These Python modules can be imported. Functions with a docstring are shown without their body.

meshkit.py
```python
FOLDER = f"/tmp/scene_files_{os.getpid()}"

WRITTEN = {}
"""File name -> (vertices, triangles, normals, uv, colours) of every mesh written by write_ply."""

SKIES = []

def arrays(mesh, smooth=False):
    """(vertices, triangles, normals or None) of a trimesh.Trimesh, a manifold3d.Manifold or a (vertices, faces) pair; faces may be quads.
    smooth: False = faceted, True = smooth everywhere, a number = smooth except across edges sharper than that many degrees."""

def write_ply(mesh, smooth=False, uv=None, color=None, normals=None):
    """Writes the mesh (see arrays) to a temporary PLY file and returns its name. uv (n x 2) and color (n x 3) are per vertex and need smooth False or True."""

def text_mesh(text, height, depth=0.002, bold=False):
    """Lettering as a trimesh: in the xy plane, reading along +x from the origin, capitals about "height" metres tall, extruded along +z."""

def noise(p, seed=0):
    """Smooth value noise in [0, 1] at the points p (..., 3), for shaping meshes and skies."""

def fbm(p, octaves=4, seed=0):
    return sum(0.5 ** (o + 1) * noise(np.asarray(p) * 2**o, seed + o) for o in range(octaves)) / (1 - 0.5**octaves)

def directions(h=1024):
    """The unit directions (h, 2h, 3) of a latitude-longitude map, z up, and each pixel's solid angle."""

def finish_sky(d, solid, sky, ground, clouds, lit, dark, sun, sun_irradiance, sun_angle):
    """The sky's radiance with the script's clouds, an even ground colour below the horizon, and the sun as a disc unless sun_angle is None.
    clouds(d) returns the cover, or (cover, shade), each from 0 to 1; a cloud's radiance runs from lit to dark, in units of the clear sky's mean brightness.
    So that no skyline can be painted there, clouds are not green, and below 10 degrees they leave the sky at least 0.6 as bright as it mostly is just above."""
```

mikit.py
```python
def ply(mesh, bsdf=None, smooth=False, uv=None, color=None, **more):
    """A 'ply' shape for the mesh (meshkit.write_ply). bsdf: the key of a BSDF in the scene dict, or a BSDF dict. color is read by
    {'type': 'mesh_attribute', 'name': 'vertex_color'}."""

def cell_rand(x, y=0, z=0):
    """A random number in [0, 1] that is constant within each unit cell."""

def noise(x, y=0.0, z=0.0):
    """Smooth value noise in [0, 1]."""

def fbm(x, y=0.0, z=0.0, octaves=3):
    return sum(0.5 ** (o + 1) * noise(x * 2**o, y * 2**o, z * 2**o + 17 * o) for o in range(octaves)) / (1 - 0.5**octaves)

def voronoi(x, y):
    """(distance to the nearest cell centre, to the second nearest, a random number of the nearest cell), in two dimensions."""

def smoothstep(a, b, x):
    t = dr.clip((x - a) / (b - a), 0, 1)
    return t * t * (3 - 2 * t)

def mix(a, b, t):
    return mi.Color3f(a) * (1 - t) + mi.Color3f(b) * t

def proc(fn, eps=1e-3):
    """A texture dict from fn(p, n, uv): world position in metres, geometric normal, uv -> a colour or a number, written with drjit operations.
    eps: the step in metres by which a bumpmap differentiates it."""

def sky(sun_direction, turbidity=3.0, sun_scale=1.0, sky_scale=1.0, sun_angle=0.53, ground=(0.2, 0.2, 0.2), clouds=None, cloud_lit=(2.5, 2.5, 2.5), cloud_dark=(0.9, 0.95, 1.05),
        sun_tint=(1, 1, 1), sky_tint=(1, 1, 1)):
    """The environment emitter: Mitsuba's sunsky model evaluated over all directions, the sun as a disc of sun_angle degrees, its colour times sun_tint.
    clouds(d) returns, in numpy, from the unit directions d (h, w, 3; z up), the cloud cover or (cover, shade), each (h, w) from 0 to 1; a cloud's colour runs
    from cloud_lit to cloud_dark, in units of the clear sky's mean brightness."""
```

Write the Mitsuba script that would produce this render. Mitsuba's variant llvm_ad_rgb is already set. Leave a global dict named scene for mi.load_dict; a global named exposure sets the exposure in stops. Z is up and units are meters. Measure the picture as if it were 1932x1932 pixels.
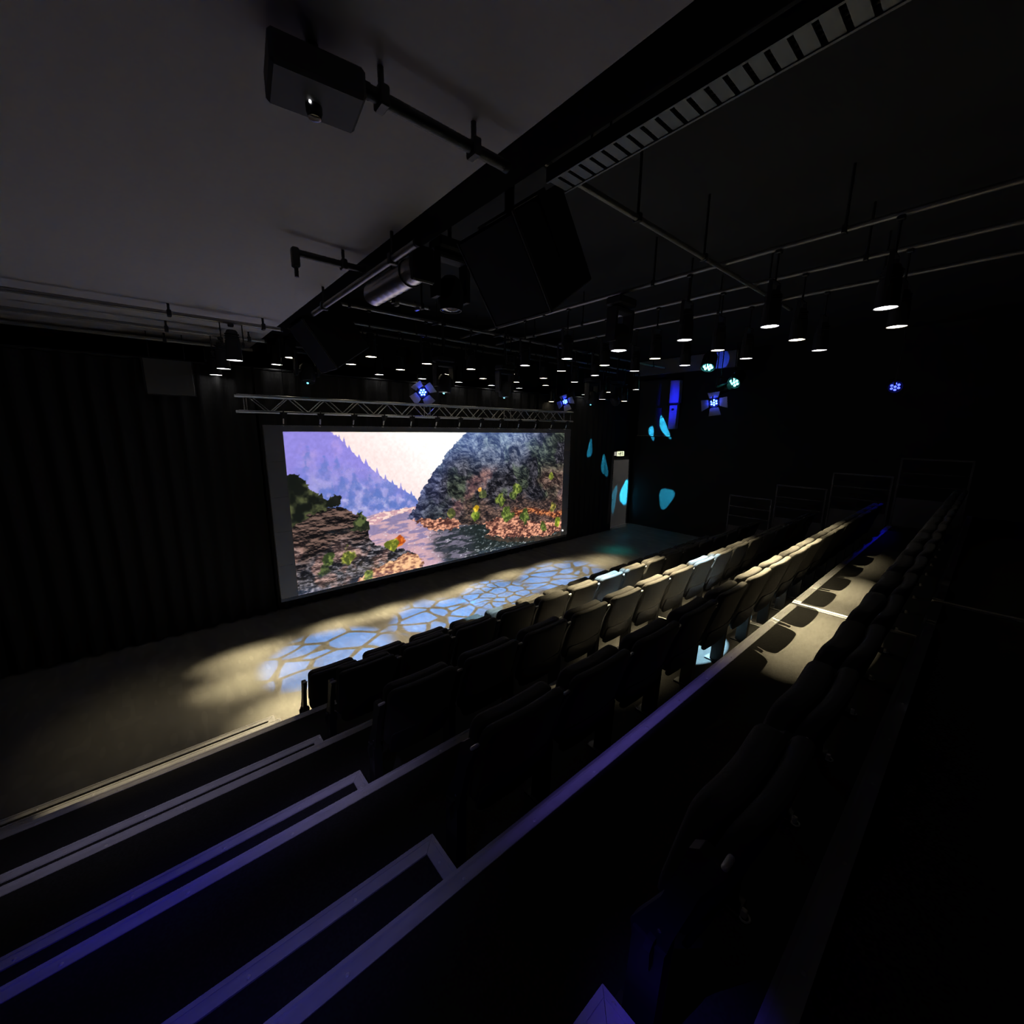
import math, random
import numpy as np, trimesh, shapely.geometry as sg
import drjit as dr
import mitsuba as mi
import mikit, meshkit
from mikit import proc, noise, fbm, voronoi, smoothstep, mix

scene, labels = {}, {}
T4 = mi.ScalarTransform4f
random.seed(7)
rng = np.random.default_rng(7)

# ---------------------------------------------------------------- camera
CAM = np.array([0.0, 0.0, 3.336])
YAW, PITCH, ROLL, FPX = 0.71133668, 0.19768883, 0.01132891, 777.87
fwd = np.array([math.sin(YAW) * math.cos(PITCH), math.cos(YAW) * math.cos(PITCH), -math.sin(PITCH)])
rgt = np.array([math.cos(YAW), -math.sin(YAW), 0.0])
upv = np.cross(rgt, fwd)
up2 = -math.sin(ROLL) * rgt + math.cos(ROLL) * upv
scene['camera'] = {'type': 'perspective', 'fov': math.degrees(2 * math.atan(966 / FPX)), 'fov_axis': 'x', 'near_clip': 0.05, 'far_clip': 100,
                   'to_world': T4().look_at(origin=CAM.tolist(), target=(CAM + fwd).tolist(), up=up2.tolist())}
exposure = 0.0

# ---------------------------------------------------------------- light levels
SCREEN_GAIN = 1.12          # the LED wall
WARM = (1.0, 0.82, 0.47)
COOL = (1.0, 0.93, 0.78)
BLUE = (0.10, 0.12, 1.0)
STAGE_E, SEAT_E, GOBO_E, TEAL_E = 1.6, 1.25, 17.0, 34.0


def spot(key, pos, target, rgb, inten, cutoff, beam, tex=None, weight=1.0):
    d = {'type': 'spot', 'intensity': {'type': 'rgb', 'value': [float(c * inten) for c in rgb]}, 'cutoff_angle': float(cutoff), 'beam_width': float(beam),
         'sampling_weight': float(weight)}
    z = np.array(target, float) - np.array(pos, float)
    up = [0, 0, 1] if abs(z[2]) < 0.95 * np.linalg.norm(z) else [0, 1, 0]
    d['to_world'] = T4().look_at(origin=list(map(float, pos)), target=list(map(float, target)), up=up)
    if tex is not None:
        d['texture'] = tex
    scene[key] = d


def gobo_light(key, pos, target, cutoff, blobs, weight, level=1.0, extra=None):
    """One profile light whose gobo holds soft blobs. blobs: (centre, ex, ey, rgb irradiance, softness power); ex, ey span the blob where it lands."""
    pos, target = np.array(pos, float), np.array(target, float)
    z = (target - pos) / np.linalg.norm(target - pos)
    up = np.array([0, 0, 1.0]) if abs(z[2]) < 0.95 else np.array([0, 1.0, 0])
    x = np.cross(up, z)
    x /= np.linalg.norm(x)
    y = np.cross(z, x)
    k = .5 / math.tan(math.radians(cutoff))

    def uvw(q):
        d = np.array(q, float) - pos
        return np.array([.5 + k * (d @ x) / (d @ z), .5 + k * (d @ y) / (d @ z)])
    data = []
    for c, ex, ey, rgb, pw in blobs:
        c = np.array(c, float)
        o = uvw(c)
        A = np.column_stack([uvw(c + np.array(ex)) - o, uvw(c + np.array(ey)) - o])
        d = c - pos
        data.append((o, np.linalg.inv(A), [float(v * level * (d @ d)) for v in rgb], pw))

    def fn(p, n, uv):
        out = mi.Color3f(0)
        for o, B, rgb, pw in data:
            a, b = uv.x - float(o[0]), uv.y - float(o[1])
            s_, t_ = float(B[0, 0]) * a + float(B[0, 1]) * b, float(B[1, 0]) * a + float(B[1, 1]) * b
            if callable(pw):
                w = pw(s_, t_)
            else:
                w = smoothstep(1.0, 0.0, dr.sqrt(s_ * s_ + t_ * t_)) if pw > 0 else smoothstep(1.0, .86, dr.sqrt(s_ * s_ + t_ * t_))
                w = dr.power(w + 1e-6, abs(pw)) if abs(pw) != 1 else w
            out += mi.Color3f(*rgb) * w
        return out
    spot(key, pos, target, (1, 1, 1), 1.0, cutoff, cutoff * .985, proc(fn), weight)


def up_blob(x, y, z, rx, ry, e, col=WARM, pw=1.0):
    return ((x, y, z), (rx, 0, 0), (0, ry, 0), [c * e for c in col], pw)


# ---------------------------------------------------------------- materials
def principled(key, rgb, rough=0.6, metallic=0.0, spec=0.5, two=True, **kw):
    b = {'type': 'principled', 'base_color': rgb if isinstance(rgb, dict) else {'type': 'rgb', 'value': list(rgb)}, 'roughness': rough, 'metallic': metallic, 'specular': spec, **kw}
    scene[key] = {'type': 'twosided', 'bsdf': b} if two else b


def diffuse(key, rgb):
    scene[key] = {'type': 'twosided', 'bsdf': {'type': 'diffuse', 'reflectance': rgb if isinstance(rgb, dict) else {'type': 'rgb', 'value': list(rgb)}}}


def floor_tex(p, n, uv):
    a = fbm(p.x * 1.3, p.y * 1.3, 3.0, 3)
    s = fbm(p.x * 9.0, p.y * 3.0, 1.0, 3)
    w = smoothstep(0.66, 0.74, noise(p.x * 14.0, p.y * 4.5, 5.0)) * 0.02
    v = 0.135 + 0.04 * a + 0.035 * (s - 0.5) + w
    return mi.Color3f(v * 1.0, v * 0.97, v * 0.92)


def carpet_tex(p, n, uv):
    a = noise(p.x * 170.0, p.y * 170.0, p.z * 170.0)
    b = fbm(p.x * 2.0, p.y * 2.0, p.z, 3)
    v = 0.032 + 0.018 * (a - 0.5) + 0.008 * (b - 0.5)
    return mi.Color3f(v, v * 0.98, v * 0.95)


def fabric_tex(p, n, uv):
    a = noise(p.x * 260.0, p.y * 260.0, p.z * 260.0)
    v = 0.042 + 0.018 * (a - 0.5)
    return mi.Color3f(v, v * 0.97, v * 0.93)


def nosing_tex(p, n, uv):
    a = fbm(p.x * 6.0, p.y * 30.0, p.z, 3)
    v = 0.60 + 0.20 * (a - 0.5)
    return mi.Color3f(v * 0.98, v * 0.97, v)


def ceiling_tex(p, n, uv):
    a = fbm(p.x * 0.8, p.y * 0.8, p.z, 3)
    b = noise(p.x * 40.0, p.y * 40.0, p.z)
    v = 0.58 + 0.05 * (a - 0.5) + 0.03 * (b - 0.5)
    return mi.Color3f(v, v * 0.94, v * 0.95)


def drape_tex(p, n, uv):
    a = noise(p.x * 90.0, p.y * 90.0, p.z * 30.0)
    v = 0.030 + 0.010 * (a - 0.5)
    return mi.Color3f(v, v, v * 1.02)


def wallpaint_tex(p, n, uv):
    a = fbm(p.x * 1.5, p.y * 1.5, p.z * 1.5, 3)
    v = 0.030 + 0.010 * (a - 0.5)
    return mi.Color3f(v, v, v * 1.03)


principled('m_floor', proc(floor_tex), 0.5, spec=0.35)
diffuse('m_carpet', proc(carpet_tex))
principled('m_fabric', proc(fabric_tex), 0.9, spec=0.15, sheen=0.3)
principled('m_nosing', proc(nosing_tex), 0.5, spec=0.4)
diffuse('m_ceiling', proc(ceiling_tex))
diffuse('m_ceiling_dark', (0.04, 0.04, 0.039))
diffuse('m_drape', proc(drape_tex))
diffuse('m_wall', proc(wallpaint_tex))
diffuse('m_matt_black', (0.008, 0.008, 0.009))
principled('m_black_metal', (0.022, 0.022, 0.024), 0.45, spec=0.5)
principled('m_black_plastic', (0.02, 0.02, 0.022), 0.6, spec=0.3)
principled('m_cabinet', (0.022, 0.023, 0.028), 0.75, spec=0.25)
principled('m_grille', (0.012, 0.013, 0.018), 0.8, spec=0.3)
principled('m_pipe', (0.34, 0.33, 0.32), 0.38, metallic=0.6)
principled('m_alu', (0.55, 0.55, 0.56), 0.35, metallic=0.9)
principled('m_steel', (0.75, 0.74, 0.72), 0.25, metallic=1.0)
principled('m_duct', (0.62, 0.60, 0.62), 0.30, metallic=0.85)
principled('m_tray', (0.26, 0.27, 0.29), 0.45, metallic=0.6)
principled('m_led_panel', (0.16, 0.16, 0.165), 0.6, spec=0.3)
principled('m_door', (0.34, 0.33, 0.32), 0.5, spec=0.4)
principled('m_grey_paint', (0.30, 0.30, 0.31), 0.6, spec=0.3)
principled('m_dark_grey', (0.075, 0.075, 0.078), 0.6, spec=0.3)
principled('m_riser', (0.02, 0.02, 0.022), 0.7, spec=0.2)
principled('m_glass', (0.02, 0.02, 0.025), 0.08, spec=0.8)
principled('m_column', (0.55, 0.55, 0.58), 0.5, spec=0.3)
principled('m_cap', (0.8, 0.79, 0.77), 0.3, metallic=0.25)
principled('m_white', (0.7, 0.7, 0.68), 0.4, spec=0.4)

# ---------------------------------------------------------------- mesh helpers
CAT = trimesh.util.concatenate


def box(x0, x1, y0, y1, z0, z1, ch=0.0):
    if ch <= 0:
        m = trimesh.creation.box((x1 - x0, y1 - y0, z1 - z0))
        m.apply_translation(((x0 + x1) / 2, (y0 + y1) / 2, (z0 + z1) / 2))
        return m
    pts = []
    for sx in (0, 1):
        for sy in (0, 1):
            for sz in (0, 1):
                c = np.array([(x0, x1)[sx], (y0, y1)[sy], (z0, z1)[sz]], float)
                d = np.array([1 - 2 * sx, 1 - 2 * sy, 1 - 2 * sz]) * ch
                for k in range(3):
                    q = c + d
                    q[k] = c[k]
                    pts.append(q)
    return trimesh.convex.convex_hull(np.array(pts))


def tube(a, b, r, n=12):
    a, b = np.array(a, float), np.array(b, float)
    return trimesh.creation.cylinder(radius=r, segment=[a, b], sections=n)


def lathe(profile, n=24):
    return trimesh.creation.revolve(np.array(profile, float), sections=n)


def prism(poly, depth, axis='y'):
    """polygon (u, v) extruded symmetrically; axis 'y': u->x v->z ; axis 'x': u->y v->z ; axis 'z': u->x v->y"""
    p = sg.Polygon(poly) if not isinstance(poly, sg.base.BaseGeometry) else poly
    m = trimesh.creation.extrude_polygon(p, depth, engine='earcut')
    v = m.vertices.copy()
    v[:, 2] -= depth / 2
    if axis == 'y':
        v = np.column_stack([v[:, 0], -v[:, 2], v[:, 1]])
    elif axis == 'x':
        v = np.column_stack([v[:, 2], v[:, 0], v[:, 1]])
    return trimesh.Trimesh(v, m.faces)


def moved(m, x=0, y=0, z=0, rz=0, rx=0, ry=0):
    m = m.copy()
    M = trimesh.transformations.euler_matrix(math.radians(rx), math.radians(ry), math.radians(rz), 'sxyz')
    M[:3, 3] = (x, y, z)
    m.apply_transform(M)
    return m


def aim(m, pos, target):
    """a mesh built along -z (light leaves downwards) turned to look from pos at target"""
    z = -(np.array(target, float) - np.array(pos, float))
    z /= np.linalg.norm(z)
    x = np.cross([0.0, 1.0, 0.0], z)
    x = x / np.linalg.norm(x) if np.linalg.norm(x) > 1e-6 else np.array([1.0, 0, 0])
    y = np.cross(z, x)
    M = np.eye(4)
    M[:3, 0], M[:3, 1], M[:3, 2], M[:3, 3] = x, y, z, pos
    m = m.copy()
    m.apply_transform(M)
    return m


used = {}


def numbered(name):
    k = used.get(name, 0)
    used[name] = k + 1
    return name if k == 0 else f'{name}_{k:03d}'


def thing(name, label, cat, group=None):
    key = numbered(name)
    labels[key] = {'label': label, 'category': cat}
    if group:
        labels[key]['group'] = group
    return key


def part(parent, name, mesh, mat, smooth=False, label=None, **kw):
    key = numbered(f'{parent}__{name}')
    scene[key] = mikit.ply(mesh, mat, smooth=smooth, **kw)
    if label:
        labels[key] = {'label': label}
    return key


def ref(parent, name, base, tw=None, label=None):
    key = numbered(f'{parent}__{name}')
    scene[key] = dict(base) if tw is None else {**base, 'to_world': tw}
    if label:
        labels[key] = {'label': label}
    return key


def structure(name, mesh, mat, label, smooth=False):
    scene[name] = mikit.ply(mesh, mat, smooth=smooth)
    used[name] = 1
    labels[name] = {'label': label, 'kind': 'structure'}
    return name


def glow(rgb):
    return {'type': 'area', 'radiance': {'type': 'rgb', 'value': list(map(float, rgb))}, 'sampling_weight': 0.0}


ORD = ['first', 'second', 'third', 'fourth', 'fifth', 'sixth', 'seventh', 'eighth', 'ninth', 'tenth', 'eleventh', 'twelfth', 'thirteenth', 'fourteenth', 'fifteenth', 'sixteenth']

# ---------------------------------------------------------------- the room
XL, XR, YB, YF = -2.4, 13.0, -4.2, 8.6
ZC, ZH = 4.64, 5.65
structure('floor', box(XL - .1, XR + .1, YB - .1, YF + .1, -0.2, 0.0), 'm_floor', 'dark worn stage floor with pools of warm and blue light')
structure('wall_back', box(XL - .1, XR + .1, YF, YF + .15, 0, ZH), 'm_wall', 'black wall behind the screen and curtains')
structure('wall_left', box(XL - .15, XL, YB, YF, 0, ZH), 'm_wall', 'black side wall beside the aisle steps')
structure('wall_right', box(XR, XR + .15, YB, YF, 0, ZH), 'm_wall', 'black side wall beyond the seat rows')
structure('wall_rear', box(XL, XR, YB - .15, YB, 0, ZH), 'm_wall', 'black wall behind the last row')
structure('ceiling', box(XL - .1, XR + .1, YB - .1, YF + .1, ZH, ZH + .15), 'm_ceiling_dark', 'dark high ceiling over the seats')
structure('ceiling_soffit', box(XL, 1.43, YB, YF, ZC, ZC + .12), 'm_ceiling', 'lower grey ceiling panel lit softly by the screen')
structure('trim_1', box(12.86, 13.0, 5.2, YF, 5.17, 5.62), 'm_grey_paint', 'pale bulkhead strip high on the side wall')

# steel beam along the ceiling step
bm = thing('ceiling_beam', 'black steel beam running along the edge of the grey ceiling panel', 'beam')
part(bm, 'web', box(1.52, 1.55, YB, 7.0, 4.67, 5.6), 'm_matt_black')
part(bm, 'flange', box(1.435, 1.66, YB, 7.0, 4.64, 4.675), 'm_matt_black')
part(bm, 'flange', box(1.43, 1.64, YB, 7.0, 5.58, 5.645), 'm_matt_black')

# ---------------------------------------------------------------- seating platforms and aisle steps
NY = [4.13, 3.14, 2.147, 1.154, 0.161]           # front edges (nosings)
NZ = [0.514, 0.872, 1.228, 1.585, 1.941]
SEAM = 4.875
SX1 = 10.62
GAP = .016
NW = 0.066
screw_mesh = lathe([(0, 0.003), (0.006, 0.0025), (0.008, 0)], 8)
SCREW = mikit.ply(screw_mesh, 'm_cap', smooth=True)
lev_names = ['lowest', 'second', 'third', 'fourth', 'top']


def nosing_mesh(x0, x1, yf, z):
    """strip seen from above: top plate with a shallow step and a front lip"""
    pro = [(yf + .004, z - .03), (yf + .004, z + .006), (yf - .012, z + .008), (yf - .020, z + .005), (yf - NW, z + .005), (yf - NW, z + .0005), (yf - .002, z + .0005), (yf - .002, z - .03)]
    m = prism(pro, x1 - x0, 'x')
    m.apply_translation(((x0 + x1) / 2, 0, 0))
    return m


for k in range(5):
    yb = NY[k + 1] if k < 4 else YB
    zlo = 0 if k == 0 else NZ[k - 1]
    pf = thing('seating_platform', f'{lev_names[k]} dark carpeted seating tier with pale metal edge strip', 'platform')
    part(pf, 'deck', box(XL + .01, SEAM - .012, yb + .008, NY[k] - .004, NZ[k] - .08, NZ[k]), 'm_carpet')
    part(pf, 'deck', box(SEAM + .012, SX1, yb + .008, NY[k] - .004, NZ[k] - .08, NZ[k]), 'm_carpet')
    part(pf, 'riser', box(XL + .01, SX1, NY[k] - .03, NY[k] - .006, zlo, NZ[k] - .03), 'm_riser')
    part(pf, 'support', box(XL + .01, SX1 - .02, yb + .01, NY[k] - .04, 0, NZ[k] - .08), 'm_riser')
    ns = [part(pf, 'nosing', nosing_mesh(XL + .01, SEAM - .042, NY[k], NZ[k]), 'm_nosing'), part(pf, 'nosing', nosing_mesh(SEAM + .042, SX1, NY[k], NZ[k]), 'm_nosing')]
    for sx in (-1, 1):
        part(pf, 'joint_strip', box(SEAM + sx * .024 - .016, SEAM + sx * .024 + .016, yb + .01, NY[k] - .002, NZ[k] - .02, NZ[k] + .010, .003), 'm_cap' if sx > 0 else 'm_alu')
    for x in np.arange(XL + .2, SX1, .42):
        nk = ns[0] if x < SEAM else ns[1]
        if abs(x - SEAM) > .08:
            ref(nk, 'screw', SCREW, T4().translate([float(x + rng.uniform(-.05, .05)), NY[k] - .045, NZ[k] + .005]))


def aisle_step(xr, yf, yback, z, label, zb):
    """half step in the aisle: tread box, edge strip along the front, mitred return at the right end"""
    t = thing('aisle_step', label, 'step')
    part(t, 'tread', box(XL + .01, xr - .004, yback, yf - .004, zb, z), 'm_carpet')
    w = NW
    front = sg.Polygon([(XL + .01, yf + .004), (xr + .004, yf + .004), (xr - w, yf - w), (XL + .01, yf - w)])
    side = sg.Polygon([(xr + .004, yf + .004), (xr + .004, yback), (xr - w, yback), (xr - w, yf - w)])
    for nm, pl in (('nosing', front), ('side_nosing', side)):
        m = prism(pl.buffer(-.0008), .008, 'z')
        m.apply_translation((0, 0, z + .0042))
        lip = box(XL + .01, xr + .004, yf - .002, yf + .004, z - .03, z + .004) if nm == 'nosing' else box(xr - .002, xr + .004, yback, yf, z - .03, z + .004)
        ridge = box(XL + .01, xr - .02, yf - .018, yf - .010, z + .006, z + .011) if nm == 'nosing' else box(xr - .018, xr - .010, yback, yf - .02, z + .006, z + .011)
        kx = part(t, nm, CAT([m, lip, ridge]), 'm_nosing')
        if nm == 'nosing':
            for x in np.arange(XL + .15, xr, .38):
                ref(kx, 'screw', SCREW, T4().translate([float(x), yf - .045, z + .0082]))
        else:
            ref(kx, 'screw', SCREW, T4().translate([xr - .04, (yf + yback) / 2 + .03, z + .0082]))


D = 0.341
step_lab = ['pale edged aisle step standing on the stage floor, lowest of all', 'pale edged aisle step just before the lowest seating tier', 'pale edged aisle step between first and second seating tiers',
            'pale edged aisle step between second and third seating tiers', 'pale edged aisle step between third and fourth seating tiers', 'pale edged aisle step nearest the camera below the top tier']
aisle_step(.655, NY[0] + 2 * D, NY[0] + D + .008, NZ[0] - .352, step_lab[0], 0.002)
aisle_step(.665, NY[0] + D, NY[0] + .005, NZ[0] - .189, step_lab[1], 0.002)
for k in range(1, 5):
    aisle_step(.80, NY[k] + D, NY[k] + .005, NZ[k] - .189, step_lab[k + 1], NZ[k - 1] + .003)

# ---------------------------------------------------------------- tip-up seats


def rounded_outline(w, h, rt, rb, n=10):
    pts = []
    for cx, cz, r, a0 in ((w / 2 - rt, h - rt, rt, 0), (-w / 2 + rt, h - rt, rt, 90), (-w / 2 + rb, rb, rb, 180), (w / 2 - rb, rb, rb, 270)):
        for k in range(n):
            a = math.radians(a0 + 90 * k / (n - 1))
            pts.append((cx + r * math.cos(a), cz + r * math.sin(a)))
    # extra points along the long edges keep the bend smooth
    out = []
    for i, p in enumerate(pts):
        q = pts[(i + 1) % len(pts)]
        d = math.dist(p, q)
        m = max(1, int(d / .09))
        out += [(p[0] + (q[0] - p[0]) * j / m, p[1] + (q[1] - p[1]) * j / m) for j in range(m)]
    return np.array(out)


def pad(w, h, t, rt, rb, re, bulge_f, bulge_b):
    """cushion: outline in (x, z), thickness along y from 0 (rear) to t (front)"""
    o = rounded_outline(w, h, rt, rb)
    c = np.array([0, h / 2])
    half = np.array([w / 2, h / 2])
    layers = []

    def lay(inset, y):
        s = 1 - inset / half
        layers.append(np.column_stack([o[:, 0] * s[0], np.full(len(o), y), c[1] + (o[:, 1] - c[1]) * s[1]]))
    for f in (.55, .3):
        layers.append(np.column_stack([o[:, 0] * (1 - f), np.full(len(o), -bulge_b * (.6 if f == .3 else 1)), c[1] + (o[:, 1] - c[1]) * (1 - f)]))
    for a in (90, 60, 30, 0):
        lay(re * (1 - math.cos(math.radians(a))), re * (1 - math.sin(math.radians(a))))
    for a in (0, 30, 60, 90):
        lay(re * (1 - math.cos(math.radians(a))), t - re * (1 - math.sin(math.radians(a))))
    for f in (.3, .55):
        layers.append(np.column_stack([o[:, 0] * (1 - f), np.full(len(o), t + bulge_f * (.6 if f == .3 else 1)), c[1] + (o[:, 1] - c[1]) * (1 - f)]))
    n, L = len(o), len(layers)
    v = np.vstack(layers + [[[0, -bulge_b, c[1]]], [[0, t + bulge_f, c[1]]]])
    f = []
    for l in range(L - 1):
        for i in range(n):
            j = (i + 1) % n
            f += [(l * n + i, l * n + j, (l + 1) * n + j), (l * n + i, (l + 1) * n + j, (l + 1) * n + i)]
    for i in range(n):
        j = (i + 1) % n
        f += [(L * n, j, i), (L * n + 1, (L - 1) * n + i, (L - 1) * n + j)]
    m = trimesh.Trimesh(v, f, process=False)
    m.fix_normals()
    return m


PITCH_X, SEAT_W = 0.578, 0.49
LEAN = 0.30


def lean(m, ztop, y0, c=0.30, taper=None):
    v = m.vertices.copy()
    x, y, z = v.T
    if taper:
        f = np.clip((ztop - z) / taper[0], 0, 1)
        y = y * (1 - f * (1 - taper[1]))
    yy = y0 + y + LEAN * (ztop - z) + c * (x ** 2 - .02)
    return trimesh.Trimesh(np.column_stack([x, yy, z]), m.faces, process=False)


b = pad(SEAT_W, .55, .062, .05, .16, .022, .006, .010)
b.apply_translation((0, 0, .305))
back_mesh = lean(b, .855, .012)
s = pad(SEAT_W - .02, .44, .098, .055, .10, .032, .008, .004)
s.apply_translation((0, 0, .405))
seat_mesh = lean(s, .845, .082, taper=(.44, .55))
shell = pad(SEAT_W - .05, .20, .02, .03, .07, .006, 0, .003)
shell.apply_translation((0, 0, .30))
shell_mesh = lean(shell, .855, -.004)
arm_poly = sg.Polygon([(.055, .775), (.125, .785), (.150, .765), (.205, .56), (.285, .40), (.275, .345), (.185, .345), (.165, .45), (.110, .66)]).buffer(-.006).buffer(.006)
arm_mesh = prism(arm_poly, .034, 'x')
arm_mesh.apply_translation((-.044 - SEAT_W / 2, 0, 0))
cap_mesh = moved(trimesh.creation.capsule(.030, .009, count=[8, 8]), -.044 - SEAT_W / 2, .068, .786, rx=0, ry=90)
cap_mesh.apply_translation((-.0, 0, 0))
leg_mesh = CAT([prism([(.175, .40), (.270, .40), (.285, 0.012), (.190, 0.012)], .055, 'x'), box(-.042, .042, .165, .33, 0, .014, .003)])
leg_mesh.apply_translation((-.044 - SEAT_W / 2, 0, 0))
br = prism([(-.050, .40), (-.046, .335), (-.034, .325), (-.02, .36), (.02, .36), (.034, .325), (.046, .335), (.050, .40), (.034, .42), (-.034, .42)], .02, 'y')
br.apply_translation((-.044 - SEAT_W / 2, .215, 0))
ring = trimesh.creation.torus(.017, .004, major_sections=16, minor_sections=6)
ring.apply_translation((-.066 - SEAT_W / 2, .15, .006))
clip = CAT([ring, box(-.070 - SEAT_W / 2, -.050 - SEAT_W / 2, .145, .165, 0, .03, .003)])
bolt_mesh = moved(trimesh.creation.icosphere(1, .007), -.057 - SEAT_W / 2, .20, .45)
SB = dict(back=mikit.ply(back_mesh, 'm_fabric', smooth=50), seat=mikit.ply(seat_mesh, 'm_fabric', smooth=50), shell=mikit.ply(shell_mesh, 'm_black_plastic', smooth=50), arm=mikit.ply(arm_mesh, 'm_black_plastic'),
          cap=mikit.ply(cap_mesh, 'm_cap', smooth=True), leg=mikit.ply(leg_mesh, 'm_black_metal'), bracket=mikit.ply(br, 'm_black_metal'), ring=mikit.ply(clip, 'm_cap', smooth=40), bolt=mikit.ply(bolt_mesh, 'm_steel', smooth=True))
NSEAT = 16
ROWN = ['front row', 'second row', 'third row', 'fourth row', 'nearest row']
for r in range(5):
    z0 = 0.0 if r == 0 else NZ[r - 1]
    for i in range(NSEAT):
        t = thing('theatre_seat', f'dark grey fabric tip-up theatre seat, {ORD[i]} from the aisle in the {ROWN[r]}', 'seat', f'tip-up seats of the {ROWN[r]}')
        tw = T4().translate([.925 + SEAT_W / 2 + i * PITCH_X, NY[r] + .024, z0])
        ref(t, 'backrest', SB['back'], tw)
        ref(t, 'shell', SB['shell'], tw)
        ref(t, 'cushion', SB['seat'], tw)
        a = ref(t, 'armrest', SB['arm'], tw)
        ref(a, 'end_cap', SB['cap'], tw)
        ref(a, 'bolt', SB['bolt'], tw)
        g = ref(t, 'leg', SB['leg'], tw)
        ref(g, 'anchor_clip', SB['ring'], tw)
        ref(t, 'bracket', SB['bracket'], tw)
        if i == NSEAT - 1:
            tw2 = T4().translate([.925 + SEAT_W / 2 + (i + 1) * PITCH_X, NY[r] + .024, z0])
            ref(t, 'armrest', SB['arm'], tw2)
            ref(t, 'leg', SB['leg'], tw2)

# ---------------------------------------------------------------- side rails at the far end of the tiers
for k in range(4):
    t = thing('guard_rail', f'thin dark guard rail at the far end of the {lev_names[k]} seating tier', 'railing', 'guard rails')
    y0, y1, z = NY[k + 1] + .06, NY[k] - .02, NZ[k]
    X = SX1 + .03
    zt = z + 1.28
    for y in (y0, y1):
        part(t, 'post', box(X - .015, X + .015, y - .015, y + .015, z - .3, zt), 'm_dark_grey')
    part(t, 'top_rail', box(X - .016, X + .016, y0 - .015, y1 + .015, zt, zt + .03), 'm_dark_grey')
    for f in (.62, .80):
        part(t, 'mid_rail', box(X - .01, X + .01, y0, y1, z + 1.28 * f, z + 1.28 * f + .02), 'm_black_metal')
    part(t, 'infill_panel', box(X - .008, X + .008, y0 + .02, y1 - .02, z + .02, z + .56), 'm_dark_grey')

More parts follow.
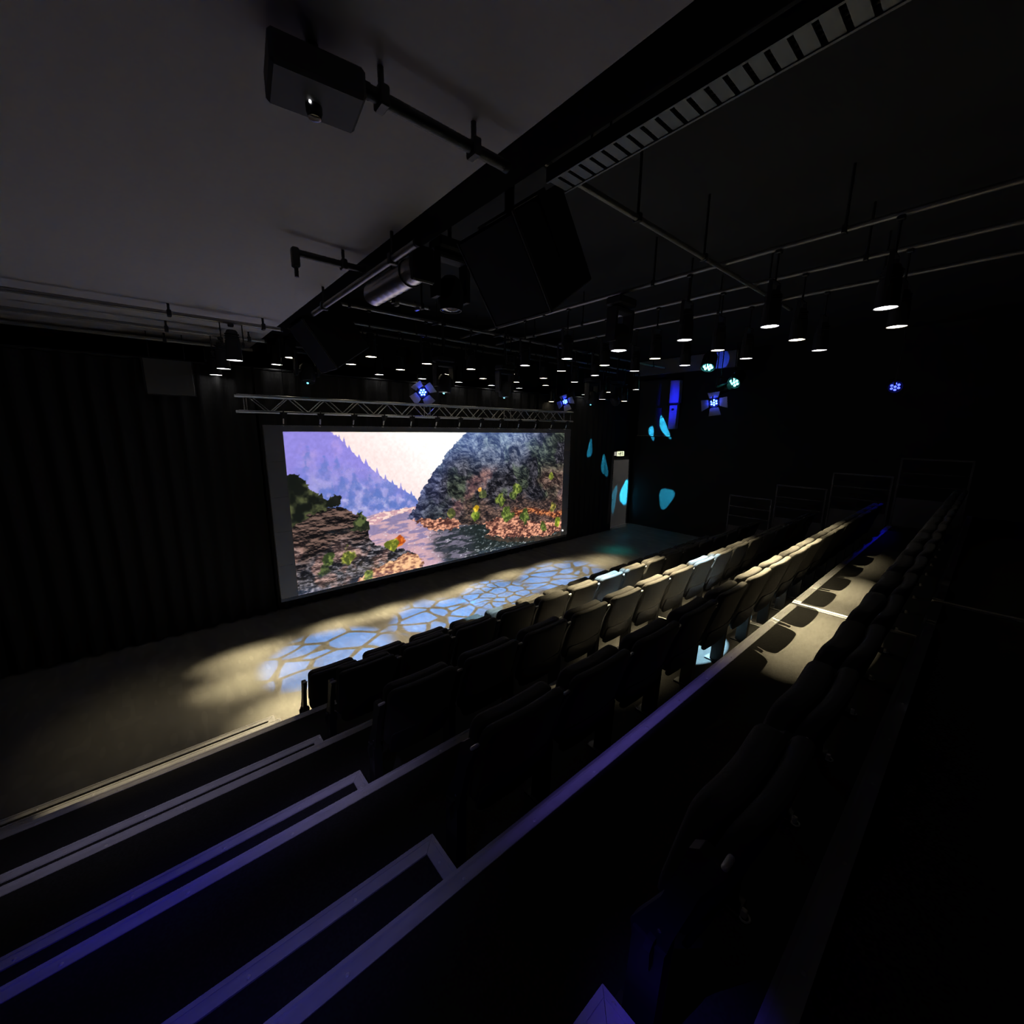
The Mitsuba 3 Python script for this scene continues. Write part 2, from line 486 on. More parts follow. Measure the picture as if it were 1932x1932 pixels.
# ---------------------------------------------------------------- LED screen
SY = 7.2
FX0, FX1, FZ0, FZ1 = 1.274, 8.172, 0.582, 3.362
IX0, IX1, IZ0, IZ1 = 1.53, 7.931, 0.586, 3.264
W, H = 1100, 460


def screen_picture():
    """a river in a canyon, drawn from noise and hand-made outlines; u to the right, v downwards"""
    u, v = np.meshgrid((np.arange(W) + .5) / W, (np.arange(H) + .5) / H)
    A = 2.39
    P = np.stack([u * A, v, np.zeros_like(u)], -1)

    def F(sx, sy, oc=4, seed=0):
        return meshkit.fbm(P * [sx, sy, 1], oc, seed)
    n1, n2, n3, n4, n5 = F(7, 7, 5, 1), F(22, 22, 4, 2), F(60, 60, 3, 3), F(14, 60, 4, 4), F(4, 4, 3, 5)
    n6 = F(45, 90, 3, 6)
    ridged = 1 - np.abs(2 * F(10, 10, 5, 8) - 1)

    def S(a, b, x):
        t = np.clip((x - a) / (b - a), 0, 1)
        return t * t * (3 - 2 * t)

    def lerp(a, b, t):
        return np.asarray(a) * (1 - t[..., None]) + np.asarray(b) * t[..., None]

    def over(img, col, m):
        return img * (1 - m[..., None]) + col * m[..., None]

    def inside(poly, jit=0.006):
        """1 inside a polygon whose edge is roughened by noise"""
        uu, vv = u + (n3 - .5) * jit * 2 + (n2 - .5) * jit * 2, v + (n3[::-1] - .5) * jit * 4 + (n2[:, ::-1] - .5) * jit * 4
        c = np.zeros(u.shape, bool)
        q = np.array(poly)
        for (xa, ya), (xb, yb) in zip(q, np.roll(q, -1, 0)):
            if ya != yb:
                c ^= ((ya > vv) != (yb > vv)) & (uu < (xb - xa) * (vv - ya) / (yb - ya) + xa)
        return c.astype(float)

    def blob(cx, cy, r, k=1.5):
        return S(1.15, .85, np.hypot((u - cx) * A, v - cy) / r + (n2 - .5) * k + (n1 - .5) * k * .6)
    C = lambda *c: np.array(c, float) / 255   # noqa  (display colours)
    # sky
    img = lerp(C(247, 226, 222), C(255, 250, 246), S(.25, .50, u + (.30 - v) * .45 + (n1 - .5) * .05))
    img = over(img, lerp(C(247, 222, 224), C(249, 228, 222), n1), S(.3, .7, v) * .7)
    # far mountains, hazy violet to blue
    ridgeL = [(-.02, -.05), (.112, -.05), (.112, .001), (.121, .017), (.131, .043), (.150, .090), (.170, .138), (.190, .194), (.212, .238), (.229, .269), (.248, .311), (.272, .348), (.295, .390), (.320, .426), (.337, .456), (.349, .490), (.353, .53), (.301, .536), (.235, .54), (.19, .60), (-.02, .60)]
    far = inside(ridgeL, .004)
    for cx, cy, hh in ((.131, .045, .03), (.143, .07, .04), (.198, .20, .03), (.228, .262, .03), (.252, .31, .03), (.272, .345, .025), (.298, .385, .04), (.33, .44, .03), (.155, .10, .02), (.180, .16, .02), (.31, .41, .02)):
        far = np.maximum(far, ((np.abs(u - cx) * A < .012 * np.clip((v - cy + hh) / (hh + .02), 0, 1) * (.6 + n3)) & (v < cy + .03) & (v > cy - hh)).astype(float))
    fc = lerp(C(150, 140, 226), C(188, 160, 226), S(.35, .62, n1 + (u - .12) * .9 - v * .55))
    low = S(.10, .50, v + (n1 - .5) * .35)
    fc = over(fc, lerp(C(108, 130, 208), C(158, 158, 218), S(.36, .62, n2)), low)
    for cx, cy, hh in ((.13, .345, .11), (.09, .22, .10), (.165, .34, .12), (.195, .43, .12), (.105, .36, .06), (.225, .40, .08), (.255, .47, .09), (.15, .46, .12), (.05, .13, .07), (.045, .20, .06), (.28, .48, .06), (.205, .30, .06), (.12, .20, .06)):
        tri = S(.0, .02, (v - cy + hh) * .33 - np.abs(u - cx) * A + (n3 - .5) * .04) * S(.06, .0, v - cy)
        fc = over(fc, C(92, 122, 202), tri * .55)
    wisps = S(.60, .74, n2 * .6 + F(18, 30, 3, 11) * .4) * S(.2, .4, v)
    fc = over(fc, C(190, 190, 226), wisps * .6)
    img = over(img, fc, far)
    # water
    river = inside([(.19, .56), (.235, .54), (.301, .536), (.352, .525), (.36, .60), (.45, .68), (.62, .74), (1.02, .9), (1.02, 1.05), (.30, 1.05), (.15, .8)], .001)
    wc = lerp(C(150, 136, 176), C(206, 168, 178), S(.40, .62, n4 + (v - .62) * .3))
    wc = over(wc, lerp(C(222, 170, 176), C(232, 178, 170), n4), S(.40, .26, u + (.8 - v) * .06) * S(.66, .95, v) * .85)
    wc = over(wc, lerp(C(58, 66, 74), C(128, 122, 142), S(.46, .66, n4)), S(.36, .45, u - (v - .75) * .10 + (n1 - .5) * .10) * S(.68, .75, v))
    wc = over(wc, lerp(C(44, 56, 54), C(84, 98, 98), S(.5, .7, n6)), S(.46, .56, u - (v - .75) * .2 + (n1 - .5) * .10) * S(.70, .76, v))
    wc = over(wc, C(222, 218, 226), S(.72, .80, n6) * S(.62, .7, v) * .7)
    img = over(img, wc, river)
    img = over(img, lerp(C(206, 160, 170), C(244, 214, 200), S(.4, .6, n6)), inside([(.19, .575), (.235, .545), (.301, .537), (.352, .53), (.335, .555), (.27, .575), (.21, .62), (.19, .61)], .003))
    # right mountain
    ridgeR = [(.532, -.05), (.532, .004), (.508, .040), (.481, .096), (.461, .142), (.447, .180), (.427, .249), (.402, .305), (.383, .369), (.364, .416), (.351, .479), (.343, .528), (.328, .563), (.315, .60), (.317, .61), (.361, .652), (.378, .707), (.426, .725), (.503, .722), (.55, .735), (.606, .76), (.691, .84), (.824, .93), (1.02, .97), (1.02, -.05)]
    rm = inside(ridgeR, .007)
    q = P + np.stack([n1 - .5, n5 - .5, 0 * u], -1) * .10
    rid1 = 1 - np.abs(2 * meshkit.fbm(q * [9, 12, 1], 4, 21) - 1)
    rid2 = 1 - np.abs(2 * meshkit.fbm(q * [26, 34, 1], 3, 22) - 1)
    gy, gx = np.gradient(meshkit.fbm(q * [16, 20, 1], 5, 23))
    rel = np.clip(.5 + (gx * .6 - gy) * 26, 0, 1)
    crev = np.clip(.15 + .55 * rel + .55 * (S(.95, .60, rid1) - .5) * .8 + .35 * (S(.98, .6, rid2) - .5), 0, 1)
    rc = lerp(C(26, 26, 34), C(120, 116, 126), crev)
    rc = over(rc, lerp(C(30, 36, 34), C(112, 128, 96), crev), S(.50, .60, meshkit.fbm(q * [6, 5, 1], 3, 31)) * S(.95, .45, np.abs(u - .74) * 2.0) * .8)
    haze = S(.62, .36, u + v * .22 + (n1 - .5) * .14)
    rc = over(rc, lerp(C(58, 68, 126), C(140, 152, 212), crev), haze * .97)
    up = S(.42, .02, v + (n5 - .5) * .2) * S(1.02, .70, u)
    rc = over(rc, lerp(C(80, 104, 164), C(164, 186, 216), crev), up * .92)
    scar = S(.05, .0, np.abs((u - .54) - (.49 - v) * .38) + (n2 - .5) * .09) * S(.24, .34, v) * S(.70, .60, v)
    rc = over(rc, lerp(C(120, 84, 92), C(206, 146, 128), crev), scar * .75)
    br_ = S(.50, .64, v - (u - .75) * -.10 + (n1 - .5) * .24) * S(.42, .56, u)
    rc = over(rc, lerp(C(46, 38, 40), C(172, 132, 112), crev * .6 + .4 * S(.4, .62, n6)), br_ * .9)
    rc = over(rc, lerp(C(66, 46, 44), C(190, 142, 128), crev), S(.82, .97, u + (n1 - .5) * .3) * S(.22, .42, v) * .75)
    org = S(.05, .01, np.abs(v - .725 - (u - .87) * .25 + (n1 - .5) * .10)) * S(.70, .76, u)
    rc = over(rc, lerp(C(110, 54, 38), C(240, 146, 88), S(.4, .6, n6)), org * .9)
    img = over(img, rc, rm)
    # sunlit shelves of rock at the waterline
    for poly in ([(.331, .632), (.37, .627), (.427, .649), (.503, .690), (.503, .741), (.426, .742), (.375, .705)], [(.595, .745), (.66, .715), (.74, .735), (.823, .80), (.93, .84), (1.02, .86), (1.02, .93), (.93, .975), (.867, .955), (.716, .912), (.606, .845), (.63, .81)]):
        sh = inside(poly, .010)
        img = over(img, lerp(C(104, 60, 54), C(248, 176, 140), S(.34, .66, n6 * .6 + n2 * .4)), sh)
    img = over(img, lerp(C(40, 36, 34), C(124, 104, 84), n2), inside([(.60, .85), (.716, .918), (.867, .958), (.95, .98), (1.02, .96), (1.02, 1.02), (.85, 1.0), (.7, .945), (.6, .87)], .006))
    # dark bank on the left
    bank = inside([(-.02, .36), (.06, .40), (.081, .474), (.119, .471), (.139, .491), (.157, .531), (.174, .554), (.194, .652), (.196, .708), (.217, .774), (.254, .789), (.313, .847), (.348, .911), (.365, .970), (.357, 1.05), (-.02, 1.05)], .006)
    gy2, gx2 = np.gradient(meshkit.fbm(P * [12, 26, 1] + [n1.mean(), 0, 0], 5, 41))
    rel2 = np.clip(.45 + (-gy2 * 1.2 + gx2 * .3) * 22, 0, 1)
    bc = lerp(C(24, 20, 22), C(140, 110, 98), rel2)
    bc = over(bc, lerp(C(30, 32, 40), C(166, 162, 172), np.clip(rel2 * .7 + (n3 - .5) * 1.4, 0, 1)), S(.66, .84, v + (u - .1) * .5 + (n1 - .5) * .3) * .9)
    bc = over(bc, lerp(C(110, 76, 70), C(230, 172, 150), rel2), S(.52, .64, n1) * S(.6, .8, v) * .6)
    img = over(img, bc, bank)
    img = over(img, lerp(C(140, 84, 70), C(250, 196, 146), S(.34, .68, n6 * .5 + n2 * .5 + (u - .24) * .6)), inside([(.16, .985), (.195, .935), (.26, .905), (.31, .86), (.348, .905), (.365, .968), (.33, 1.03), (.15, 1.03)], .006))
    # trees and bushes
    dk, md = C(30, 36, 28), C(98, 104, 66)
    for poly in ([(-.02, .25), (.022, .256), (.036, .28), (.045, .317), (.056, .355), (.03, .37), (-.02, .36)], [(-.02, .37), (.02, .34), (.056, .353), (.075, .372), (.083, .407), (.095, .44), (.085, .49), (.05, .50), (-.02, .60)], [(.083, .42), (.093, .40), (.104, .392), (.12, .405), (.127, .442), (.113, .466), (.09, .47)]):
        img = over(img, lerp(dk, md, S(.42, .66, n2 * .6 + n1 * .4)), inside(poly, .008))
    img = over(img, lerp(C(44, 54, 36), C(108, 122, 70), S(.4, .6, n2)), inside([(.175, .512), (.166, .556), (.148, .632), (.172, .66), (.199, .645), (.190, .576)], .008))
    for cx, cy, r, ca, cb in ((.130, .809, .055, (96, 108, 44), (206, 206, 88)), (.081, .815, .045, (66, 84, 44), (130, 148, 72)), (.065, .865, .045, (50, 62, 42), (106, 122, 70)), (.284, .775, .038, (206, 88, 30), (255, 140, 50)), (.262, .785, .04, (116, 128, 40), (204, 200, 70)), (.185, .985, .05, (84, 100, 44), (170, 180, 84)),
                              (.677, .56, .05, (74, 92, 40), (150, 166, 72)), (.735, .53, .045, (70, 86, 46), (138, 156, 78)), (.752, .49, .045, (86, 104, 44), (166, 182, 84)), (.561, .655, .05, (96, 122, 38), (168, 188, 74)), (.567, .615, .03, (200, 160, 30), (250, 214, 70)), (.703, .70, .06, (84, 104, 44), (152, 170, 78)), (.80, .74, .06, (72, 92, 40), (138, 156, 72)), (.895, .875, .05, (80, 100, 40), (140, 160, 72)), (.978, .86, .035, (120, 140, 40), (206, 210, 70)),
                              (.467, .62, .03, (90, 96, 52), (150, 150, 80)), (.595, .50, .035, (86, 96, 60), (150, 156, 90)), (.585, .455, .018, (216, 140, 60), (250, 190, 90)), (.932, .40, .03, (120, 130, 50), (190, 196, 80)), (.945, .70, .035, (100, 100, 50), (190, 170, 80))):
        img = over(img, lerp(C(*ca), C(*cb), S(.38, .64, n2 * .5 + n3 * .5)), blob(cx, cy, r))
    img = img * (1 + .10 * (n3 - .5))[..., None]
    for _ in range(1):   # the wall's pixels blend a little
        img = (img + np.roll(img, 1, 0) + np.roll(img, -1, 0) + np.roll(img, 1, 1) + np.roll(img, -1, 1)) / 5
    img = np.clip(img, 0, 1)
    lum = img.mean(-1, keepdims=True)
    img = img * (lum / .80) ** (.30 * (lum < .80))
    return np.where(img < .04045, img / 12.92, ((img + .055) / 1.055) ** 2.4)


PIC = [mi.Float(np.ascontiguousarray(screen_picture()[..., k].ravel() * SCREEN_GAIN).astype(np.float32)) for k in range(3)]
dr.eval(*PIC)


def screen_tex(p, n, uv):
    x = dr.clip(uv.x * W - .5, 0.0, W - 1.001)
    y = dr.clip((1 - uv.y) * H - .5, 0.0, H - 1.001)
    xi, yi = mi.UInt32(x), mi.UInt32(y)
    fx, fy = x - mi.Float(xi), y - mi.Float(yi)
    i = yi * W + xi
    out = []
    for a in PIC:
        g = lambda o: dr.gather(mi.Float, a, i + o)   # noqa
        out.append((g(0) * (1 - fx) + g(1) * fx) * (1 - fy) + (g(W) * (1 - fx) + g(W + 1) * fx) * fy)
    return mi.Color3f(*out)


led = thing('led_screen', 'wide LED wall showing a river canyon picture, hanging under the truss', 'screen')
cols, rows = 13, 5
pw, ph = (FX1 - FX0) / cols, (FZ1 - FZ0) / rows
PAN = mikit.ply(box(-pw / 2 + .0008, pw / 2 - .0008, 0, .07, -ph / 2 + .0008, ph / 2 - .0008, .0015), 'm_led_panel')
for c in range(cols):
    for r_ in range(rows):
        ref(led, 'panel', PAN, T4().translate([FX0 + pw * (c + .5), SY + .001, FZ0 + ph * (r_ + .5)]))
key = numbered(f'{led}__picture')
scene[key] = {'type': 'rectangle', 'to_world': T4(np.array([[(IX1 - IX0) / 2, 0, 0, (IX0 + IX1) / 2], [0, 0, -1, SY - .002], [0, (IZ1 - IZ0) / 2, 0, (IZ0 + IZ1) / 2], [0, 0, 0, 1.0]])),
              'bsdf': {'type': 'ref', 'id': 'm_glass'}, 'emitter': {'type': 'area', 'radiance': proc(screen_tex), 'sampling_weight': 2.6}}
labels[key] = {'label': 'glowing canyon picture'}
for (x, z) in ((IX1 + .05, .72),):
    part(led, 'status_light', moved(trimesh.creation.icosphere(1, .022), x, SY - .012, z), 'm_white', emitter=glow((3, 2.8, 2.4)))
part(led, 'base_beam', box(FX0, FX1, SY + .02, SY + .12, FZ0 - .06, FZ0 - .005), 'm_black_metal')

# ---------------------------------------------------------------- truss with its shackles
tr = thing('lighting_truss', 'silver box truss above the screen', 'truss')
TX0, TX1, TZ0, TZ1, TY0, TY1 = .97, 8.12, 3.548, 3.770, 7.10, 7.32
for y in (TY0, TY1):
    for z in (TZ0, TZ1):
        part(tr, 'chord', tube((TX0, y, z), (TX1, y, z), .020, 12), 'm_alu', smooth=40)
npit = .2665
xs = np.arange(TX0 + .15, TX1 - .1, npit)
for y in (TY0, TY1):
    for i, (a, b_) in enumerate(zip(xs[:-1], xs[1:])):
        za, zb = (TZ1, TZ0) if i % 2 == 0 else (TZ0, TZ1)
        part(tr, 'brace', tube((a + .012, y, za), (b_ - .012, y, zb), .008, 8), 'm_alu', smooth=40)
for z in (TZ0, TZ1):
    for i, (a, b_) in enumerate(zip(xs[:-1:2], xs[2::2])):
        part(tr, 'brace', tube((a, TY0 if i % 2 else TY1, z), (b_, TY1 if i % 2 else TY0, z), .008, 8), 'm_alu', smooth=40)
for x in (TX0 + .11, (TX0 + TX1) / 2 - .5, (TX0 + TX1) / 2 + 1.5, TX1 - .1):
    for y in (TY0, TY1):
        part(tr, 'upright', tube((x, y, TZ0), (x, y, TZ1), .009, 8), 'm_alu', smooth=40)
for x in (1.6, 4.3, 7.6):
    part(tr, 'hanger', tube((x, 7.21, TZ1), (x, 7.21, ZH), .006, 6), 'm_black_metal')
    part(tr, 'cross_bar', tube((x, TY0, TZ1), (x, TY1, TZ1), .012, 8), 'm_alu', smooth=40)
for c in range(cols):
    x = FX0 + pw * (c + .5)
    t = thing('screen_hook', f'clamp and bright shackle hanging from the truss, {ORD[c]} from the left', 'hook', 'hooks holding the screen')
    cl = CAT([moved(trimesh.creation.torus(.030, .010, 14, 6), x, TY0, TZ0, ry=90), box(x - .022, x + .022, TY0 - .03, TY0 + .03, TZ0 - .085, TZ0 - .028, .006), prism([(-.055, .02), (.055, .02), (.02, -.07), (-.02, -.07)], .03, 'y').apply_translation((x, TY0 - .015, TZ0 - .02))])
    part(t, 'clamp', cl, 'm_black_metal')
    part(t, 'shackle', CAT([tube((x, TY0 + .02, TZ0 - .085), (x, TY0 + .05, FZ1 + .02), .011, 8), tube((x, TY0 + .05, FZ1 - .01), (x, SY + .02, FZ1 - .005), .010, 8)]), 'm_cap', smooth=40)

# ---------------------------------------------------------------- curtains, door, things on the back wall


def drape(x0, x1, y, z1, seed, amp=.05, z0=.015):
    nx, nz = int((x1 - x0) * 26), 10
    xs_ = np.linspace(x0, x1, nx)
    zz = np.linspace(z0, z1, nz)
    r_ = np.random.default_rng(seed)
    ph_ = np.cumsum(r_.uniform(.7, 1.3, nx)) * 2 * np.pi / 6.2
    v, f = [], []
    for side in (0, 1):
        for j, z in enumerate(zz):
            sway = 1 + .25 * math.sin(z * 1.3 + seed)
            yy = y + amp * np.sin(ph_ + .12 * z) * sway * (.55 + .45 * (1 - j / nz)) + side * .012
            v.append(np.column_stack([xs_, yy, np.full(nx, z)]))
    v = np.vstack(v)
    for side in (0, 1):
        o = side * nx * nz
        for j in range(nz - 1):
            for i in range(nx - 1):
                q = (o + j * nx + i, o + j * nx + i + 1, o + (j + 1) * nx + i + 1, o + (j + 1) * nx + i)
                f.append(q if side == 0 else q[::-1])
    return trimesh.Trimesh(*[np.array(a) for a in (v, [t_ for q in f for t_ in ((q[0], q[1], q[2]), (q[0], q[2], q[3]))])], process=False)


for x0, x1, lab, sd in ((XL + .02, 1.35, 'black pleated stage curtain left of the screen', 3), (1.40, 7.9, 'black stage curtain hanging behind the screen', 5), (7.95, 11.45, 'black stage curtain between screen and door', 9)):
    t = thing('stage_curtain', lab, 'curtain')
    part(t, 'drape', drape(x0, x1, 8.18, 4.25, sd, .05 if sd < 9 else .016), 'm_drape', smooth=True)
    part(t, 'curtain_rail', tube((x0, 8.19, 4.28), (x1, 8.19, 4.28), .02, 8), 'm_black_metal')
principled('m_panel', (.12, .12, .115), .7, spec=.2)
ap = thing('wall_panel', 'plain dark grey access panel high above the left curtain', 'panel')
part(ap, 'board', box(.02, .57, 8.03, 8.07, 3.78, 4.27, .006), 'm_panel')
part(ap, 'edge_frame', CAT([box(.0, .59, 8.045, 8.075, 4.26, 4.285), box(.0, .59, 8.045, 8.075, 3.765, 3.79), box(.0, .025, 8.045, 8.075, 3.77, 4.28), box(.565, .59, 8.045, 8.075, 3.77, 4.28)]), 'm_black_metal')
part(ap, 'hanger', CAT([tube((.1, 8.06, 4.28), (.1, 8.06, ZC), .006, 6), tube((.5, 8.06, 4.28), (.5, 8.06, ZC), .006, 6)]), 'm_black_metal')

structure('door_1', box(11.66, 12.80, 8.48, 8.53, .01, 2.36, .004), 'm_door', 'pale grey door with teal light spots beside the screen')
part('door_1', 'frame', CAT([box(11.58, 11.66, 8.45, 8.6, 0, 2.44), box(12.80, 12.88, 8.45, 8.6, 0, 2.44), box(11.58, 12.88, 8.45, 8.6, 2.36, 2.44)]), 'm_black_metal')
part('door_1', 'handle', CAT([tube((11.76, 8.43, 1.03), (11.90, 8.43, 1.03), .010, 8), tube((11.76, 8.43, 1.03), (11.76, 8.48, 1.03), .010, 8)]), 'm_steel', smooth=40)
part('door_1', 'threshold', box(11.60, 12.86, 8.36, 8.5, 0, .012), 'm_alu')
ex = thing('exit_sign', 'small lit emergency exit sign above the pale door', 'sign')
part(ex, 'housing', box(11.56, 12.36, 8.40, 8.5, 2.46, 2.66, .012), 'm_dark_grey')
part(ex, 'lit_face', box(11.92, 12.33, 8.392, 8.399, 2.48, 2.64), 'm_white', emitter=glow((.95, 1.0, .62)))
man = [sg.Point(.155, .125).buffer(.016), sg.LineString([(.15, .105), (.14, .065)]).buffer(.012), sg.LineString([(.14, .065), (.16, .04), (.15, .018)]).buffer(.008), sg.LineString([(.14, .065), (.115, .045), (.095, .045)]).buffer(.008), sg.LineString([(.15, .10), (.18, .085), (.195, .1)]).buffer(.007), sg.LineString([(.15, .10), (.12, .095), (.11, .075)]).buffer(.007)]
door_ic = [sg.box(.23, .018, .30, .14).difference(sg.box(.245, .018, .285, .128)), sg.Polygon([(.03, .08), (.055, .11), (.055, .09), (.085, .09), (.085, .07), (.055, .07), (.055, .05)])]
ic = CAT([prism(g, .004, 'y') for g in man + door_ic])
ic.apply_translation((11.96, 8.389, 2.48))
part(ex, 'pictogram', ic, 'm_black_plastic')
part(ex, 'side_lamp', box(11.60, 11.90, 8.393, 8.40, 2.50, 2.63, .004), 'm_white', emitter=glow((.30, .29, .25)))

# things on the right wall
pn = thing('acoustic_panel', 'dark grey acoustic panel high on the side wall with teal light spots', 'panel')
part(pn, 'board', box(12.90, 12.96, 7.05, 8.30, 3.19, 5.0, .01), 'm_dark_grey')
part(pn, 'bottom_rail', box(12.885, 12.97, 7.05, 8.30, 3.165, 3.19), 'm_alu')
part(pn, 'bracket', box(12.96, 13.0, 7.4, 7.9, 3.6, 4.6), 'm_black_metal')
cs = thing('column_speaker', 'tall narrow column speaker glowing deep blue on the side wall', 'loudspeaker')
part(cs, 'upper_box', box(12.74, 12.94, 6.80, 7.12, 4.22, 4.92, .015), 'm_column')
part(cs, 'lower_box', box(12.76, 12.94, 6.84, 7.10, 3.40, 4.16, .015), 'm_column')
part(cs, 'joint_bracket', box(12.72, 12.95, 6.76, 7.16, 4.165, 4.215), 'm_black_metal')
part(cs, 'port', moved(trimesh.creation.cylinder(.035, .02), 12.757, 6.97, 4.02, ry=90), 'm_black_plastic')
part(cs, 'wall_bracket', box(12.94, 13.0, 6.9, 7.05, 3.6, 4.7), 'm_black_metal')

# ---------------------------------------------------------------- pipe grid
ZP, ZPL = 5.08, 4.54


def pipe_x(x0, x1, y, z, lab, zceil, hang, mat='m_pipe'):
    t = thing('lighting_pipe', lab, 'pipe', 'lighting pipes')
    part(t, 'tube', tube((x0, y, z), (x1, y, z), .024, 14), mat, smooth=40)
    for x in hang:
        part(t, 'hanger', CAT([tube((x, y, z), (x, y, zceil), .012, 8), box(x - .02, x + .02, y - .035, y + .035, z - .035, z + .035, .006)]), 'm_black_metal')
    for x in (x0, x1):
        part(t, 'end_cap', tube((x - .012, y, z), (x + .012, y, z), .026, 12), 'm_black_plastic', smooth=40)
    return t


def pipe_y(y0, y1, x, z, lab, zceil, hang):
    t = thing('lighting_pipe', lab, 'pipe', 'lighting pipes')
    part(t, 'tube', tube((x, y0, z), (x, y1, z), .024, 14), 'm_pipe', smooth=40)
    for y in hang:
        part(t, 'hanger', CAT([tube((x, y, z), (x, y, zceil), .012, 8), box(x - .035, x + .035, y - .02, y + .02, z - .035, z + .035, .006)]), 'm_black_metal')
    for y in (y0, y1):
        part(t, 'end_cap', tube((x, y - .012, z), (x, y + .012, z), .026, 12), 'm_black_plastic', smooth=40)
    return t


for k, y in enumerate((6.13, 7.12, 8.05)):
    pipe_x(XL + .02, 1.40, y, ZPL, f'{ORD[k]} lighting pipe under the grey ceiling over the left of the stage', ZC, (-1.6, .3, 1.2))
pipe_x(.74, 1.40, 1.70, ZPL, 'short dark pipe under the grey ceiling, beside the projector', ZC, (.80, 1.22), 'm_black_metal')
p2 = pipe_x(.915, 1.40, 3.43, ZPL, 'short dark pipe under the grey ceiling ending in a drop clamp', ZC, (1.25,), 'm_black_metal')
part(p2, 'drop_clamp', CAT([box(.89, .94, 3.40, 3.46, 4.44, 4.57, .01), tube((.915, 3.43, 4.38), (.915, 3.43, 4.45), .014, 8)]), 'm_black_metal')
for k, y in enumerate((6.47, 7.46, 8.05)):
    pipe_x(1.75, 11.2, y, ZP, f'{ORD[k]} long lighting pipe across the stage from the seats', ZH, (2.4, 4.0, 5.4, 7.1, 9.0, 10.6))
for k, (x, ye) in enumerate(((4.95, 7.40), (5.87, 7.40), (6.80, 6.42))):
    pipe_y(-2.5, ye, x, ZP + .05, f'{ORD[k]} long lighting pipe over the seats from the aisle side', ZH, (-1.0, 1.2, 3.1, 5.0, 6.2))
pipe_x(1.95, 7.2, 2.26, ZP, 'cross pipe carrying the big loudspeaker over the seats', ZH, (2.05, 3.3, 4.5, 6.3))
pipe_y(2.55, 4.75, 1.395, 4.47, 'thin bright pipe below the black beam', 4.65, (2.9, 4.4))
hb = pipe_x(2.40, 2.95, 5.14, 4.88, 'short hanging bar with two bright clamps under the high ceiling', ZH, (2.45, 2.85))
for x in (2.50, 2.78):
    part(hb, 'clamp', box(x - .02, x + .02, 5.10, 5.18, 4.82, 4.86, .006), 'm_steel')

# ---------------------------------------------------------------- duct, cable tray, projector
du = thing('ventilation_duct', 'round silver duct hanging beside the black beam', 'duct')
nseg = 40
ring_pts = []
prof = []
for i in range(nseg + 1):
    yy = i / nseg * .80
    prof.append((.085 + (.0025 if i % 5 == 0 else 0), yy))
dm = lathe([(0, 0)] + prof + [(0, .80)], 28)
dm.apply_transform(trimesh.transformations.rotation_matrix(-math.pi / 2, (1, 0, 0)))
dm.apply_translation((1.55, 2.80, 4.43))
part(du, 'tube', dm, 'm_duct', smooth=30)
el = lathe([(0, 0), (.076, 0), (.070, .05), (.0, .05)], 24)
el.apply_transform(trimesh.transformations.rotation_matrix(-math.pi / 2, (1, 0, 0)))
el.apply_translation((1.55, 3.60, 4.43))
part(du, 'end_grille', el, 'm_dark_grey', smooth=30)
part(du, 'strap', moved(trimesh.creation.torus(.089, .006, 24, 6), 1.55, 2.95, 4.43, rx=90), 'm_black_metal', smooth=True)
for yy in (2.95, 3.5):
    part(du, 'hanger', tube((1.55, yy, 4.51), (1.55, yy, 4.65), .008, 6), 'm_black_metal')
part(du, 'end_plate', box(1.46, 1.64, 2.76, 2.79, 4.33, 4.56, .01), 'm_black_metal')
ct = thing('cable_tray', 'long ribbed metal cable tray running overhead beside the black beam', 'cable tray')
for x in (1.89, 2.04):
    part(ct, 'side_rail', box(x - .006, x + .006, YB + .1, 1.92, 4.72, 4.80), 'm_tray')
for i, y in enumerate(np.arange(-2.2, 1.9, .075)):
    part(ct, 'rung', box(1.896, 2.034, float(y), float(y) + .054, 4.725, 4.735), 'm_tray')
for i in range(4):
    xx = 1.915 + i * .03
    part(ct, 'cable', tube((xx, YB + .1, 4.748), (xx, 1.9, 4.748), .010, 8), 'm_black_plastic', smooth=40)
for y in (-1.5, .2, 1.6):
    part(ct, 'hanger', CAT([tube((1.89, y, 4.8), (1.89, y, ZH), .006, 6), tube((2.04, y, 4.8), (2.04, y, ZH), .006, 6)]), 'm_black_metal')
pj = thing('projector', 'small boxy projector hanging from the grey ceiling', 'projector')
part(pj, 'body', moved(box(-.15, .15, -.11, .11, -.05, .05, .012), .585, 1.77, 4.52, rz=-8), 'm_dark_grey')
part(pj, 'lens', moved(lathe([(0, -.03), (.022, -.028), (.028, -.01), (.028, .012), (0, .012)], 20), .585, 1.80, 4.462), 'm_glass', smooth=40)
part(pj, 'mount', tube((.585, 1.77, 4.56), (.585, 1.77, ZC), .02, 10), 'm_black_metal')
part(pj, 'status_light', moved(trimesh.creation.icosphere(1, .005), .565, 1.775, 4.466), 'm_white', emitter=glow((2, 2, 2)))

# ---------------------------------------------------------------- loudspeakers


